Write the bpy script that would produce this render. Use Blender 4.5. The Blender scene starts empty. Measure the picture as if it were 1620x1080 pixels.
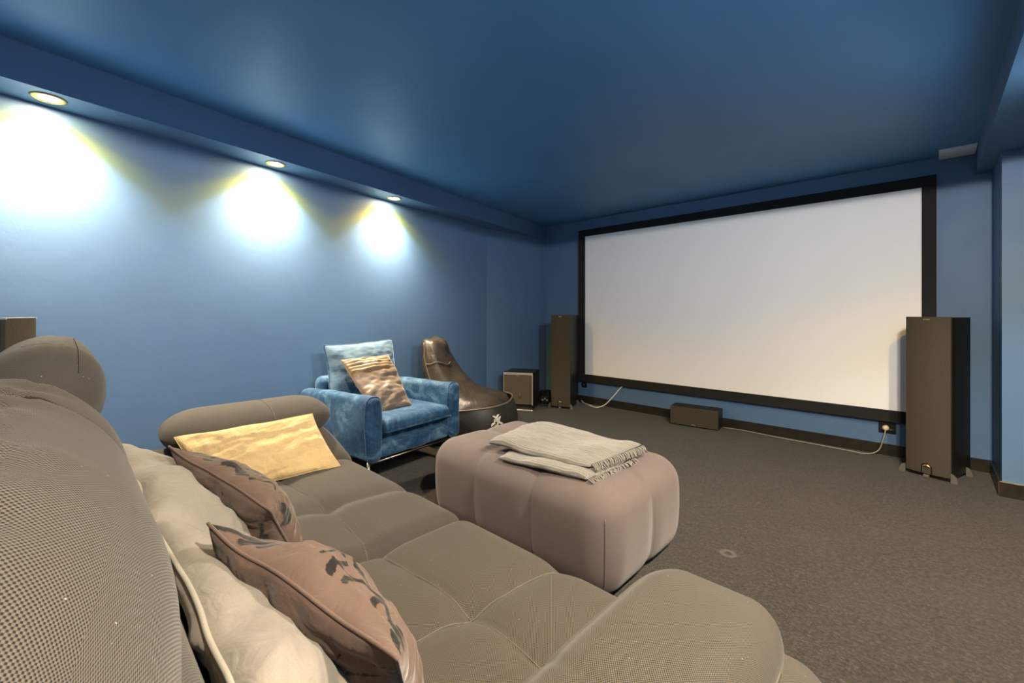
import bpy, bmesh, math, random
import numpy as np
from mathutils import Vector, Matrix, noise

random.seed(7)
S = bpy.context.scene
COL = S.collection
PI = math.pi

# ------------------------------------------------------------------ camera
F_PX, HORIZON, CAM_H = 685.0, 494.0, 1.12
YAW = math.radians(43.973)                      # the lens looks 44 degrees left of the screen wall's normal
cam_d = bpy.data.cameras.new('camera')
cam = bpy.data.objects.new('camera', cam_d); COL.objects.link(cam)
cam_d.sensor_fit = 'HORIZONTAL'; cam_d.sensor_width = 36.0
cam_d.lens = 36.0 * F_PX / 1620.0
cam_d.shift_y = -(540.0 - HORIZON) / 1620.0
cam_d.clip_start = 0.02
cam.location = (0, 0, CAM_H)
cam.rotation_euler = (PI / 2, 0, YAW)
S.camera = cam

# ------------------------------------------------------------------ world, exposure
wd = bpy.data.worlds.new('world'); S.world = wd; wd.use_nodes = True
wd.node_tree.nodes['Background'].inputs[0].default_value = (0.02, 0.02, 0.025, 1)
wd.node_tree.nodes['Background'].inputs[1].default_value = 0.2
S.view_settings.view_transform = 'Standard'
S.view_settings.look = 'None'
S.view_settings.gamma = 1.0
S.view_settings.use_curve_mapping = False
S.view_settings.exposure = 2.78
try:
    S.cycles.max_bounces = 14; S.cycles.diffuse_bounces = 10
    S.cycles.sample_clamp_indirect = 6.0
except Exception:
    pass
LAMP_W = 42.0                                   # strength of one recessed downlight
LAMP_COL = (1.0, 0.80, 0.55)

# ------------------------------------------------------------------ node helpers
class M:
    """small wrapper round a material's node tree"""
    def __init__(s, name, base=(.5, .5, .5), rough=.6, metal=0., spec=.5, sheen=0., coat=0.):
        s.m = bpy.data.materials.new(name); s.m.use_nodes = True
        s.t = s.m.node_tree; s.n = s.t.nodes
        s.b = s.n['Principled BSDF']
        s.b.inputs['Base Color'].default_value = (*base, 1)
        s.b.inputs['Roughness'].default_value = rough
        s.b.inputs['Metallic'].default_value = metal
        s.b.inputs['Specular IOR Level'].default_value = spec
        if sheen:
            s.b.inputs['Sheen Weight'].default_value = sheen
            s.b.inputs['Sheen Roughness'].default_value = .4
    def add(s, kind, **kw):
        n = s.n.new('ShaderNode' + kind)
        for k, v in kw.items():
            if k in n.inputs.keys():
                n.inputs[k].default_value = v
            else:
                setattr(n, k, v)
        return n
    def link(s, a, b): s.t.links.new(a, b)
    def val(s, x, sock):
        if isinstance(x, (int, float)): sock.default_value = x
        elif isinstance(x, tuple): sock.default_value = x
        else: s.link(x, sock)
    def math(s, op, a, b=0., c=0., clamp=False):
        n = s.n.new('ShaderNodeMath'); n.operation = op; n.use_clamp = clamp
        for i, x in enumerate((a, b, c)): s.val(x, n.inputs[i])
        return n.outputs[0]
    def coords(s, kind='Object', scale=(1, 1, 1), rot=(0, 0, 0)):
        tc = s.add('TexCoord'); mp = s.add('Mapping')
        mp.inputs['Scale'].default_value = scale; mp.inputs['Rotation'].default_value = rot
        s.link(tc.outputs[kind], mp.inputs['Vector'])
        return mp.outputs['Vector']
    def noise(s, vec, scale=5., detail=3., rough=.5, dist=0.):
        n = s.add('TexNoise'); s.link(vec, n.inputs['Vector'])
        n.inputs['Scale'].default_value = scale; n.inputs['Detail'].default_value = detail
        n.inputs['Roughness'].default_value = rough; n.inputs['Distortion'].default_value = dist
        return n.outputs[0]
    def ramp(s, fac, stops):
        r = s.add('ValToRGB'); e = r.color_ramp.elements
        while len(e) < len(stops): e.new(.5)
        for i, (p, c) in enumerate(stops):
            e[i].position = p; e[i].color = (*c, 1) if len(c) == 3 else c
        s.val(fac, r.inputs[0]); return r.outputs[0]
    def mix(s, fac, a, b, blend='MIX'):
        n = s.add('Mix', data_type='RGBA', blend_type=blend)
        s.val(fac, n.inputs[0])
        for x, i in ((a, 6), (b, 7)):
            if isinstance(x, tuple): n.inputs[i].default_value = (*x, 1) if len(x) == 3 else x
            else: s.link(x, n.inputs[i])
        return n.outputs[2]
    def color(s, c): s.link(c, s.b.inputs['Base Color'])
    def bump(s, h, strength=.3, dist=.01, prev=None):
        n = s.add('Bump'); n.inputs['Strength'].default_value = strength
        n.inputs['Distance'].default_value = dist; s.link(h, n.inputs['Height'])
        if prev is not None: s.link(prev, n.inputs['Normal'])
        s.link(n.outputs[0], s.b.inputs['Normal']); return n.outputs[0]

def plain(name, base, rough=.6, metal=0., grain=0., gscale=60., bump=0., spec=.5, sheen=0.):
    m = M(name, base, rough, metal, spec, sheen)
    v = m.coords('Object')
    if grain:
        n = m.noise(v, gscale, 4.)
        lo = tuple(c * (1 - grain) for c in base); hi = tuple(min(1, c * (1 + grain)) for c in base)
        m.color(m.ramp(n, [(.3, lo), (.7, hi)]))
        if bump: m.bump(n, bump, .004)
    return m.m

def paint(name, base):
    m = M(name, base, .52, spec=.32)
    v = m.coords('Object')
    big = m.noise(v, 1.3, 3.); fine = m.noise(v, 140., 2.); roll = m.noise(v, 9., 5., .6)
    c = m.ramp(big, [(.25, tuple(x * .93 for x in base)), (.75, tuple(x * 1.07 for x in base))])
    m.color(c)
    m.link(m.math('MULTIPLY_ADD', roll, .14, .44), m.b.inputs['Roughness'])
    b1 = m.bump(roll, .10, .012)
    m.bump(fine, .05, .002, b1)
    return m.m

def knit(name, light, dark, period=.0042, sheen=.35, speck=True, strength=.5):
    """open knitted mesh cloth: staggered rows of little holes"""
    m = M(name, light, .85, spec=.2, sheen=sheen)
    uv = m.coords('UV')
    sp = m.add('SeparateXYZ'); m.link(uv, sp.inputs[0])
    k = PI / period
    su = m.math('SINE', m.math('MULTIPLY', sp.outputs[0], k))
    sv = m.math('SINE', m.math('MULTIPLY', sp.outputs[1], k * .8))
    h = m.math('MULTIPLY', su, sv)
    h01 = m.math('MULTIPLY_ADD', h, .5, .5)
    ob = m.coords('Object')
    big = m.noise(ob, 6., 4., .6)
    mid = tuple((a + b) / 2 for a, b in zip(light, dark))
    c = m.ramp(h01, [(.20, dark), (.66, light)])
    c = m.mix(m.math('MULTIPLY', big, .35), c, tuple(x * .75 for x in mid))
    if speck:
        vo = m.add('TexVoronoi'); m.link(ob, vo.inputs['Vector']); vo.inputs['Scale'].default_value = 55.
        near = m.math('LESS_THAN', vo.outputs['Distance'], .05)
        sel = m.add('SeparateColor'); m.link(vo.outputs['Color'], sel.inputs[0])
        pick = m.math('GREATER_THAN', sel.outputs[0], .62)
        c = m.mix(m.math('MULTIPLY', m.math('MULTIPLY', near, pick), .7), c, (.34, .315, .28))
    m.color(c)
    m.bump(h01, strength, .0015)
    return m.m

def woven(name, base, var=.15, scale=900., sheen=.2, wr=.25):
    m = M(name, base, .9, spec=.15, sheen=sheen)
    v = m.coords('Object')
    a = m.noise(v, 7., 4.); f = m.noise(v, scale, 2.)
    c = m.ramp(a, [(.3, tuple(x * (1 - var) for x in base)), (.7, tuple(min(1, x * (1 + var)) for x in base))])
    c = m.mix(.25, c, m.ramp(f, [(.35, tuple(x * .6 for x in base)), (.65, tuple(min(1, x * 1.35) for x in base))]))
    m.color(c)
    cre = m.noise(v, 16., 3., .55, 1.2)
    b = m.bump(cre, wr, .02)
    m.bump(f, .12, .001, b)
    return m.m

# ------------------------------------------------------------------ materials
BLUE = (0.092, 0.170, 0.300)
MAT = {}
MAT['wall'] = paint('blue_wall_paint', BLUE)
MAT['ceil'] = paint('blue_ceiling_paint', (0.090, 0.245, 0.460))
MAT['base'] = plain('dark_baseboard', (.022, .018, .014), .35, grain=.3, gscale=30.)
MAT['lit_edge'] = plain('lit_edge', (.55, .38, .14), .35, 1.)  # gold tone standing in for light caught on baseboard edges
MAT['sofa'] = knit('taupe_knit', (.092, .080, .0665), (.0050, .0043, .0035), period=.0021, sheen=.10, strength=.5)
MAT['sofa_near'] = MAT['sofa']
MAT['ottoman'] = knit('mauve_brown_knit', (.180, .142, .133), (.070, .053, .049), period=.0022, sheen=.2, speck=False)
MAT['seam'] = plain('seam_thread', (.022, .019, .015), .95, grain=.2, spec=.05)
MAT['seam_light'] = plain('seam_thread_pale', (.115, .102, .085), .95, grain=.2, spec=.05)
MAT['ott_seam'] = plain('ottoman_seam', (.12, .088, .078), .9)
MAT['beige'] = woven('beige_linen', (.205, .184, .158))
MAT['beige_pipe'] = woven('beige_piping', (.27, .245, .21), wr=.05)
MAT['yellow'] = woven('mustard_linen', (.55, .39, .19), .14, wr=.5)
MAT['blanket'] = None
MAT['black'] = plain('black_vinyl', (.010, .009, .008), .45, grain=.25, gscale=200.)
MAT['black_gloss'] = plain('black_satin', (.012, .011, .010), .22)
MAT['rubber'] = plain('black_rubber', (.012, .012, .012), .7)
MAT['silver'] = plain('brushed_silver', (.55, .53, .50), .35, .9)
MAT['silver_mat'] = plain('grey_painted_metal', (.30, .29, .27), .5, .2)
MAT['foot'] = plain('grey_speaker_foot', (.13, .125, .115), .5, .2)
MAT['chrome'] = plain('dark_chrome_tube', (.20, .19, .18), .3, 1.)
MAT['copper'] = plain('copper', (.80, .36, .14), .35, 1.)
MAT['gold'] = plain('gold_badge', (.75, .55, .28), .3, 1.)
MAT['white_cable'] = plain('white_cable', (.72, .69, .63), .45)
MAT['cream_plug'] = plain('cream_plug', (.70, .58, .38), .4)
MAT['grey_cable'] = plain('grey_cable', (.30, .27, .22), .5)
MAT['vent'] = plain('grey_white_vent', (.85, .85, .84), .5)
MAT['frame'] = plain('black_velvet_frame', (.011, .010, .009), .9, grain=.2, gscale=300., sheen=.05)
MAT['thread'] = plain('white_print', (.70, .66, .58), .7)

m = M('grille_cloth', (.055, .044, .032), .85, spec=.15)
v = m.coords('Object'); f = m.noise(v, 700., 2.)
m.color(m.ramp(f, [(.35, (.036, .030, .022)), (.65, (.082, .068, .050))])); m.bump(f, .2, .001)
MAT['grille'] = m.m
m = M('sheer_grille_cloth', (.075, .060, .043), .85, spec=.15)
v = m.coords('Object'); f = m.noise(v, 420., 2.)
m.color(m.ramp(f, [(.35, (.045, .036, .026)), (.65, (.115, .092, .066))]))
MAT['grille_sub'] = m.m

m = M('projection_fabric', (.92, .91, .90), .95, spec=.05)
v = m.coords('Object'); f = m.noise(v, 900., 1.); m.bump(f, .04, .0005)
MAT['screen'] = m.m

m = M('dark_carpet', (.04, .033, .027), 1., spec=.05, sheen=.15)
v = m.coords('Object')
f = m.noise(v, 75., 9., .92); g = m.noise(v, 3.2, 5., .65); t = m.noise(v, 26., 4., .7)
c = m.ramp(f, [(.42, (.002, .0016, .0013)), (.5, (.014, .0115, .009)), (.58, (.070, .058, .047))])
c = m.mix(m.math('MULTIPLY', m.ramp(g, [(.45, (0, 0, 0)), (.75, (1, 1, 1))]), .30), c, (.044, .037, .030))
c = m.mix(m.math('MULTIPLY', m.ramp(t, [(.42, (1, 1, 1)), (.62, (0, 0, 0))]), .35), c, (.008, .007, .006))
# the pressed ring left on the pile, and lint
sx = m.add('SeparateXYZ'); m.link(v, sx.inputs[0])
dx = m.math('SUBTRACT', sx.outputs[0], -.675); dy = m.math('SUBTRACT', sx.outputs[1], 2.147)
dd = m.math('SQRT', m.math('ADD', m.math('MULTIPLY', dx, dx), m.math('MULTIPLY', dy, dy)))
ring = m.math('LESS_THAN', m.math('ABSOLUTE', m.math('SUBTRACT', dd, .026)), .010)
c = m.mix(m.math('MULTIPLY', ring, .55), c, (.10, .088, .074))
vo = m.add('TexVoronoi'); m.link(v, vo.inputs['Vector']); vo.inputs['Scale'].default_value = 30.
sel = m.add('SeparateColor'); m.link(vo.outputs['Color'], sel.inputs[0])
lint = m.math('MULTIPLY', m.math('LESS_THAN', vo.outputs['Distance'], .07), m.math('GREATER_THAN', sel.outputs[0], .8))
c = m.mix(m.math('MULTIPLY', lint, .5), c, (.16, .14, .12))
m.color(c); b = m.bump(f, .8, .006); m.bump(t, .25, .01, b)
MAT['carpet'] = m.m

m = M('blue_velvet', (.02, .10, .22), .7, spec=.25, sheen=.45)
m.b.inputs['Sheen Tint'].default_value = (.45, .70, 1., 1); m.b.inputs['Sheen Roughness'].default_value = .35
v = m.coords('Object', (1, 1, 1))
a = m.noise(v, 5.5, 6., .68, 1.3); w = m.noise(v, 22., 5., .7, .6)
mixn = m.math('ADD', m.math('MULTIPLY', a, .7), m.math('MULTIPLY', w, .3))
m.color(m.ramp(mixn, [(.36, (.005, .022, .060)), (.50, (.015, .058, .128)), (.64, (.085, .165, .250))]))
m.bump(w, .15, .01)
MAT['velvet'] = m.m
m = M('light_blue_velvet', (.12, .26, .40), .75, spec=.2, sheen=.4)
m.b.inputs['Sheen Tint'].default_value = (.6, .8, 1., 1)
a = m.noise(m.coords('Object', (1, 1, 2.2)), 6.5, 6., .7, 1.1)
m.color(m.ramp(a, [(.30, (.035, .100, .190)), (.44, (.095, .165, .235)), (.64, (.140, .205, .265))]))
m.bump(a, .15, .01)
MAT['velvet_light'] = m.m

m = M('tan_satin', (.40, .30, .20), .42, spec=.5, sheen=.4)
v = m.coords('UV'); a = m.noise(v, 9., 4., .6, .8)
sx = m.add('SeparateXYZ'); m.link(v, sx.inputs[0])
m.color(m.mix(m.ramp(sx.outputs[1], [(.062, (0, 0, 0)), (.072, (1, 1, 1))]), m.ramp(a, [(.3, (.125, .085, .044)), (.52, (.165, .125, .098)), (.72, (.190, .150, .128))]), (.165, .110, .052)))
m.bump(m.noise(v, 34., 3., .6, 1.), .3, .008)
MAT['tan'] = m.m

m = M('brown_leatherette', (.075, .058, .042), .46, spec=.45)
v = m.coords('Object'); a = m.noise(v, 4., 5., .6, .6); g = m.noise(v, 320., 2.)
m.color(m.ramp(a, [(.3, (.016, .0125, .009)), (.7, (.050, .039, .028))]))
b = m.bump(m.noise(v, 9., 3., .5, .8), .35, .03); m.bump(g, .08, .001, b)
MAT['bag'] = m.m
MAT['bag_dark'] = plain('dark_leatherette', (.013, .010, .008), .5, grain=.25, gscale=18.)
MAT['bag_pipe'] = plain('tan_piping', (.10, .078, .054), .5)

def printed(name, base, ink):
    m = M(name, base, .92, spec=.12, sheen=.25)
    v = m.coords('Object'); a = m.noise(v, 8., 4.); f = m.noise(v, 800., 2.)
    c = m.ramp(a, [(.3, tuple(x * .86 for x in base)), (.7, tuple(x * 1.14 for x in base))])
    c = m.mix(.22, c, m.ramp(f, [(.35, tuple(x * .6 for x in base)), (.65, tuple(x * 1.35 for x in base))]))
    at = m.add('Attribute'); at.attribute_name = 'print'
    rag = m.noise(v, 120., 3.)
    k = m.math('ADD', at.outputs['Fac'], m.math('MULTIPLY_ADD', rag, .5, -.25))
    msk = m.ramp(k, [(.44, (0, 0, 0)), (.56, (1, 1, 1))])
    m.color(m.mix(msk, c, ink))
    b = m.bump(m.noise(v, 15., 3., .55, 1.2), .3, .02); m.bump(f, .12, .001, b)
    return m.m
MAT['brown'] = printed('brown_printed_cotton', (.100, .066, .052), (.012, .011, .010))

m = M('oatmeal_rib_knit', (.56, .50, .42), .95, spec=.1, sheen=.4)
v = m.coords('UV'); sx = m.add('SeparateXYZ'); m.link(v, sx.inputs[0])
wob = m.noise(v, 9., 2.)
r1 = m.math('SINE', m.math('ADD', m.math('MULTIPLY', sx.outputs[1], 520.), m.math('MULTIPLY', wob, 7.)))
r2 = m.math('SINE', m.math('MULTIPLY', sx.outputs[0], 900.))
fz = m.noise(v, 260., 3., .7)
h = m.math('ADD', m.math('MULTIPLY', r1, .5), m.math('ADD', m.math('MULTIPLY', r2, .15), m.math('MULTIPLY', fz, .9)))
m.color(m.ramp(m.math('MULTIPLY_ADD', h, .4, .35), [(.05, (.11, .10, .088)), (.55, (.20, .187, .168)), (1., (.27, .255, .235))]))
m.bump(h, .6, .004)
MAT['blanket'] = m.m

m = M('lamp_lens', (1, .9, .7), .3)
m.b.inputs['Emission Color'].default_value = (1., .78, .46, 1); m.b.inputs['Emission Strength'].default_value = 30.
MAT['lens'] = m.m
m = M('lamp_reflector', (1, .6, .15), .3)
m.b.inputs['Emission Color'].default_value = (1., .42, .05, 1); m.b.inputs['Emission Strength'].default_value = .5
MAT['lens_edge'] = m.m
MAT['trim_ring'] = plain('brass_trim_ring', (.42, .30, .14), .35, .8)

# ------------------------------------------------------------------ mesh helpers
def tag(o, label, cat=None, group=None, kind=None):
    o['label'] = label
    if cat: o['category'] = cat
    if group: o['group'] = group
    if kind: o['kind'] = kind
    return o

def empty(name, loc, rz=0., label=None, cat=None, group=None):
    o = bpy.data.objects.new(name, None); COL.objects.link(o)
    o.location = loc; o.rotation_euler = (0, 0, rz); o.empty_display_size = .1
    if label: tag(o, label, cat, group)
    return o

def obj(name, V, Fc, mat, parent=None, org=(0, 0, 0), uv=None, smooth=True, attr=None, rot=0.):
    """one mesh object; V are world (or, under a parent, parent-frame) points, org becomes the origin"""
    V = np.asarray(V, float) - np.asarray(org, float)
    me = bpy.data.meshes.new(name)
    me.from_pydata(V.tolist(), [], [tuple(int(i) for i in f) for f in Fc])
    if uv is not None:
        l = me.uv_layers.new(name='uv')
        l.data.foreach_set('uv', np.asarray(uv, np.float32).ravel())
    if attr is not None:
        a = me.attributes.new('print', 'FLOAT', 'POINT'); a.data.foreach_set('value', np.asarray(attr, np.float32))
    me.materials.append(mat)
    if smooth: me.polygons.foreach_set('use_smooth', [True] * len(me.polygons))
    me.update()
    o = bpy.data.objects.new(name, me); COL.objects.link(o)
    o.location = org; o.rotation_euler = (0, 0, rot)
    if parent is not None: o.parent = parent
    return o

def puff(lo, hi, rv, step=.05, seg=3, fn=None):
    """box with elliptic rounded edges; fn(P, N) may displace it. Returns V, F, UV per loop"""
    lo = np.array(lo, float); hi = np.array(hi, float)
    rv = np.array(rv if np.ndim(rv) else (rv,) * 3, float)
    rv = np.minimum(rv, (hi - lo) / 2 * .999)
    ax = []
    for i in range(3):
        th = np.linspace(PI / 4, 0, seg + 1)
        e = rv[i] * (1 - np.tan(th))
        a = lo[i] + e; b = hi[i] - e[::-1]
        L = b[0] - a[-1]; n = max(1, int(round(L / step)))
        mid = np.linspace(a[-1], b[0], n + 1)[1:-1]
        ax.append(np.concatenate([a, mid, b]))
    n = [len(a) for a in ax]
    idx = {}; P = []
    def vid(i, j, k):
        q = (i, j, k)
        if q not in idx:
            idx[q] = len(P); P.append((ax[0][i], ax[1][j], ax[2][k]))
        return idx[q]
    Fc = []; UV = []
    for a in range(3):
        b, c = (a + 1) % 3, (a + 2) % 3
        for side in (0, 1):
            w = 0 if side == 0 else n[a] - 1
            for i in range(n[b] - 1):
                for j in range(n[c] - 1):
                    qs = [(i, j), (i + 1, j), (i + 1, j + 1), (i, j + 1)]
                    if side == 0: qs.reverse()
                    f = []
                    for (s, t) in qs:
                        ii = [0, 0, 0]; ii[a] = w; ii[b] = s; ii[c] = t
                        f.append(vid(*ii)); UV.append((ax[b][s], ax[c][t]))
                    Fc.append(f)
    P = np.array(P)
    inn = np.clip(P, lo + rv, hi - rv)
    d = (P - inn) / np.maximum(rv, 1e-9)
    ln = np.linalg.norm(d, axis=1, keepdims=True); ln[ln == 0] = 1
    d = d / ln
    P = inn + rv * d
    N = d / np.maximum(rv, 1e-9); N /= np.maximum(np.linalg.norm(N, axis=1, keepdims=True), 1e-9)
    if fn is not None: P = fn(P, N)
    return P, Fc, UV

def box(name, lo, hi, mat, parent=None, r=.003, org=None, **kw):
    V, Fc, UV = puff(lo, hi, r, 10., 2)
    if org is None: org = (0, 0, 0) if parent is not None else ((lo[0] + hi[0]) / 2, (lo[1] + hi[1]) / 2, lo[2])
    o = obj(name, V, Fc, mat, parent, org, UV, smooth=False, **kw)
    return o

def prism(name, poly, z0, z1, mat, parent=None):
    n = len(poly)
    V = [(x, y, z0) for x, y in poly] + [(x, y, z1) for x, y in poly]
    area = sum(poly[i][0] * poly[(i + 1) % n][1] - poly[(i + 1) % n][0] * poly[i][1] for i in range(n))
    Fc = [list(range(n - 1, -1, -1)), list(range(n, 2 * n))] + [[i, (i + 1) % n, n + (i + 1) % n, n + i] for i in range(n)]
    if area < 0: Fc = [f[::-1] for f in Fc]
    return obj(name, V, Fc, mat, parent, smooth=False)

def tube_geo(pts, r, sides=8, closed=False):
    pts = [Vector(p) for p in pts]; n = len(pts); V = []; Fc = []
    up = Vector((0, 0, 1)); prev = None
    for i, p in enumerate(pts):
        if closed: t = pts[(i + 1) % n] - pts[i - 1]
        else: t = pts[min(i + 1, n - 1)] - pts[max(i - 1, 0)]
        t.normalize()
        a = prev if prev is not None else (up if abs(t.z) < .9 else Vector((1, 0, 0)))
        s = a - t * a.dot(t)
        if s.length < 1e-6: s = t.orthogonal()
        s.normalize(); prev = s; b = t.cross(s)
        rr = r[i] if hasattr(r, '__len__') else r
        for k in range(sides):
            an = 2 * PI * k / sides
            V.append(p + (s * math.cos(an) + b * math.sin(an)) * rr)
    for i in range(n if closed else n - 1):
        j = (i + 1) % n
        for k in range(sides):
            k2 = (k + 1) % sides
            Fc.append([i * sides + k, i * sides + k2, j * sides + k2, j * sides + k])
    if not closed:
        Fc.append(list(range(sides - 1, -1, -1))); Fc.append([(n - 1) * sides + k for k in range(sides)])
    return [tuple(v) for v in V], Fc

def tube(name, pts, r, mat, parent=None, sides=8, closed=False, org=(0, 0, 0)):
    V, Fc = tube_geo(pts, r, sides, closed)
    return obj(name, V, Fc, mat, parent, org)

def lathe(name, prof, mat, parent=None, seg=24, axis='z', at=(0, 0, 0)):
    """prof: (radius, height) pairs turned round z (or round y, for things facing the room)"""
    V = []; Fc = []; n = len(prof)
    for r, h in prof:
        for k in range(seg):
            a = 2 * PI * k / seg
            p = (r * math.cos(a), r * math.sin(a), h)
            if axis == 'y': p = (p[0], -p[2], p[1])
            V.append((p[0] + at[0], p[1] + at[1], p[2] + at[2]))
    for i in range(n - 1):
        for k in range(seg):
            k2 = (k + 1) % seg
            Fc.append([i * seg + k, i * seg + k2, (i + 1) * seg + k2, (i + 1) * seg + k])
    Fc.append(list(range(seg - 1, -1, -1))); Fc.append([(n - 1) * seg + k for k in range(seg)])
    return obj(name, V, Fc, mat, parent)

def smoothpath(pts, n=8):
    """Catmull-Rom through the points"""
    P = [Vector(p) for p in pts]; out = []
    for i in range(len(P) - 1):
        p0 = P[max(i - 1, 0)]; p1 = P[i]; p2 = P[i + 1]; p3 = P[min(i + 2, len(P) - 1)]
        for k in range(n):
            t = k / n
            out.append(.5 * ((2 * p1) + (p2 - p0) * t + (2 * p0 - 5 * p1 + 4 * p2 - p3) * t * t + (3 * p1 - p0 - 3 * p2 + p3) * t ** 3))
    out.append(P[-1]); return [tuple(p) for p in out]

def text_mesh(name, body, size, mat, parent, M4, extrude=.0006, bold=0.):
    cu = bpy.data.curves.new(name, 'FONT'); cu.body = body; cu.size = size; cu.extrude = extrude; cu.offset = bold
    cu.align_x = 'CENTER'; cu.align_y = 'CENTER'
    tmp = bpy.data.objects.new('tmp', cu); COL.objects.link(tmp)
    dg = bpy.context.evaluated_depsgraph_get()
    me = bpy.data.meshes.new_from_object(tmp.evaluated_get(dg))
    bpy.data.objects.remove(tmp); bpy.data.curves.remove(cu)
    me.transform(M4); me.name = name
    me.materials.clear(); me.materials.append(mat)
    o = bpy.data.objects.new(name, me); COL.objects.link(o); o.parent = parent
    return o

def nz(p, s, seed=0.):
    return noise.noise(Vector((p[0] * s + seed, p[1] * s - seed * .7, p[2] * s + seed * 1.3)))

def pillow(name, c, thick, mat, n=40, power=.5, pinch=.07, wr=.012, seed=0., zmin=None, parent=None,
           welt=None, welt_r=.004, printfn=None, flat=2, back=1., pleats=None, sag=0., warp=.010):
    """cushion spanned by four corners (u0v0, u1v0, u1v1, u0v1); front bulges along +normal"""
    c = [np.array(p, float) for p in c]
    nrm = np.cross(c[1] - c[0], c[3] - c[0]); nrm /= np.linalg.norm(nrm)
    su = np.linalg.norm(c[1] - c[0]); sv = np.linalg.norm(c[3] - c[0])
    g = -np.cos(np.linspace(0, PI, n + 1)) * .55 + np.linspace(-1, 1, n + 1) * .45
    V = []; A = []; uvv = []; idx = {}
    for side in (1, -1):
        for i in range(n + 1):
            for j in range(n + 1):
                rim = i in (0, n) or j in (0, n)
                if side == -1 and rim:
                    idx[(side, i, j)] = idx[(1, i, j)]; continue
                u, v = g[i], g[j]
                uu = u * (1 - pinch * (1 - v * v)); vv = v * (1 - pinch * (1 - u * u))
                a, b = (uu + 1) / 2, (vv + 1) / 2
                p = c[0] * (1 - a) * (1 - b) + c[1] * a * (1 - b) + c[2] * a * b + c[3] * (1 - a) * b
                prof = max(0., (1 - abs(u) ** flat) * (1 - abs(v) ** flat)) ** power
                h = thick * prof * (1. if side > 0 else back)
                env = min(1., prof * 2.2)
                w = wr * env * (nz((uu * su * .5, vv * sv * .5, side * 3), 9, seed) + .5 * nz((uu * su * .5, vv * sv * 1.2, side), 22, seed + 5))
                # creases running in from the rim
                rimd = 1 - prof
                w += wr * .5 * rimd * env * math.sin(14 * math.atan2(v, u) + seed) * .8
                if pleats: w += pleats(u, v, side) * env
                p = p + nrm * side * (h + w)
                q = (p[0], p[1], p[2]); p = p + nrm * (warp * nz(q, 5.5, seed + 2)) + (c[1] - c[0]) / su * (warp * .8 * nz(q, 6.5, seed + 7)) + (c[3] - c[0]) / sv * (warp * .8 * nz(q, 6.5, seed + 11))
                p[2] -= sag * prof
                idx[(side, i, j)] = len(V); V.append(p); uvv.append((uu * su / 2, vv * sv / 2))
                A.append(printfn(u, v, side) if printfn else 0.)
    V = np.array(V)
    if zmin is not None:
        low = V[:, 2] < zmin
        V[low, 2] = zmin + (V[low, 2] - zmin) * .04
    Fc = []; UV = []
    for side in (1, -1):
        for i in range(n):
            for j in range(n):
                f = [idx[(side, i, j)], idx[(side, i + 1, j)], idx[(side, i + 1, j + 1)], idx[(side, i, j + 1)]]
                if side < 0: f.reverse()
                Fc.append(f); UV += [uvv[q] for q in f]
    ctr = V.mean(axis=0); org = (ctr[0], ctr[1], V[:, 2].min()) if parent is None else (0, 0, 0)
    o = obj(name, V, Fc, mat, parent, org, UV, attr=A if printfn else None)
    if welt is not None:
        rim = [idx[(1, i, 0)] for i in range(n)] + [idx[(1, n, j)] for j in range(n)] + \
              [idx[(1, i, n)] for i in range(n, 0, -1)] + [idx[(1, 0, j)] for j in range(n, 0, -1)]
        pts = [tuple(V[q] - np.array(org)) for q in rim]
        tube('piping', pts, welt_r, welt, o, 6, True)
    return o

def struct(o, label, cat):
    return tag(o, label, cat, None, 'structure')

# ================================================================== THE ROOM
CZ = 2.265; SZ = 2.096; FY = 4.5; BY = -.75; LX = -3.705; BEND = 3.417; RX = .46
DX, DY = -.19728, .98035                        # run of the long left wall (it slants away from the screen wall's normal)
def wl(y): return LX - (y - BEND) * .20124      # x of the long left wall at y (y < BEND)
def sl(y): return LX - (y - FY) * .20124        # x of the left soffit's inner face
T = .12
fl = prism('floor', [(-3.9, BY - T), (.6, BY - T), (.6, FY + T), (-3.9, FY + T)], -.06, 0, MAT['carpet'])
struct(fl, 'dark brown short pile carpet covering the whole floor', 'floor')
ce = prism('ceiling', [(-3.9, BY - T), (.6, BY - T), (.6, FY + T), (-3.9, FY + T)], CZ, CZ + .1, MAT['ceil'])
struct(ce, 'flat petrol blue painted ceiling', 'ceiling')
w = prism('wall_front', [(LX - T, FY), (RX + T, FY), (RX + T, FY + T), (LX - T, FY + T)], 0, CZ, MAT['wall'])
struct(w, 'blue wall carrying the projection screen', 'wall')
w = prism('wall_left', [(wl(BY), BY), (LX, BEND), (LX - T, BEND), (wl(BY) - T, BY)], 0, CZ, MAT['wall'])
struct(w, 'long blue wall washed by three downlights', 'wall')
w = prism('wall_left_end', [(LX, BEND), (LX, FY), (LX - T, FY), (LX - T, BEND)], 0, CZ, MAT['wall'])
struct(w, 'short stretch of blue wall behind the subwoofer', 'wall')
w = prism('wall_right', [(RX, BY), (RX + T, BY), (RX + T, FY), (RX, FY)], 0, CZ, MAT['wall'])
struct(w, 'blue wall on the right, outside the picture', 'wall')
w = prism('wall_back', [(wl(BY) - T, BY - T), (RX + T, BY - T), (RX + T, BY), (wl(BY) - T, BY)], 0, CZ, MAT['wall'])
struct(w, 'blue wall behind the sofa', 'wall')
w = prism('wall_right_pier', [(.317, 3.98), (RX, 3.98), (RX, FY), (.317, FY)], 0, SZ + .004, MAT['wall'])
struct(w, 'projecting blue pier at the right end of the screen wall', 'wall')
w = prism('trim_1', [(LX, FY), (LX, BEND), (wl(BY), BY), (sl(BY), BY)], SZ, CZ, MAT['wall'])
struct(w, 'lowered blue soffit along the top of the left wall', 'soffit')
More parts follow.
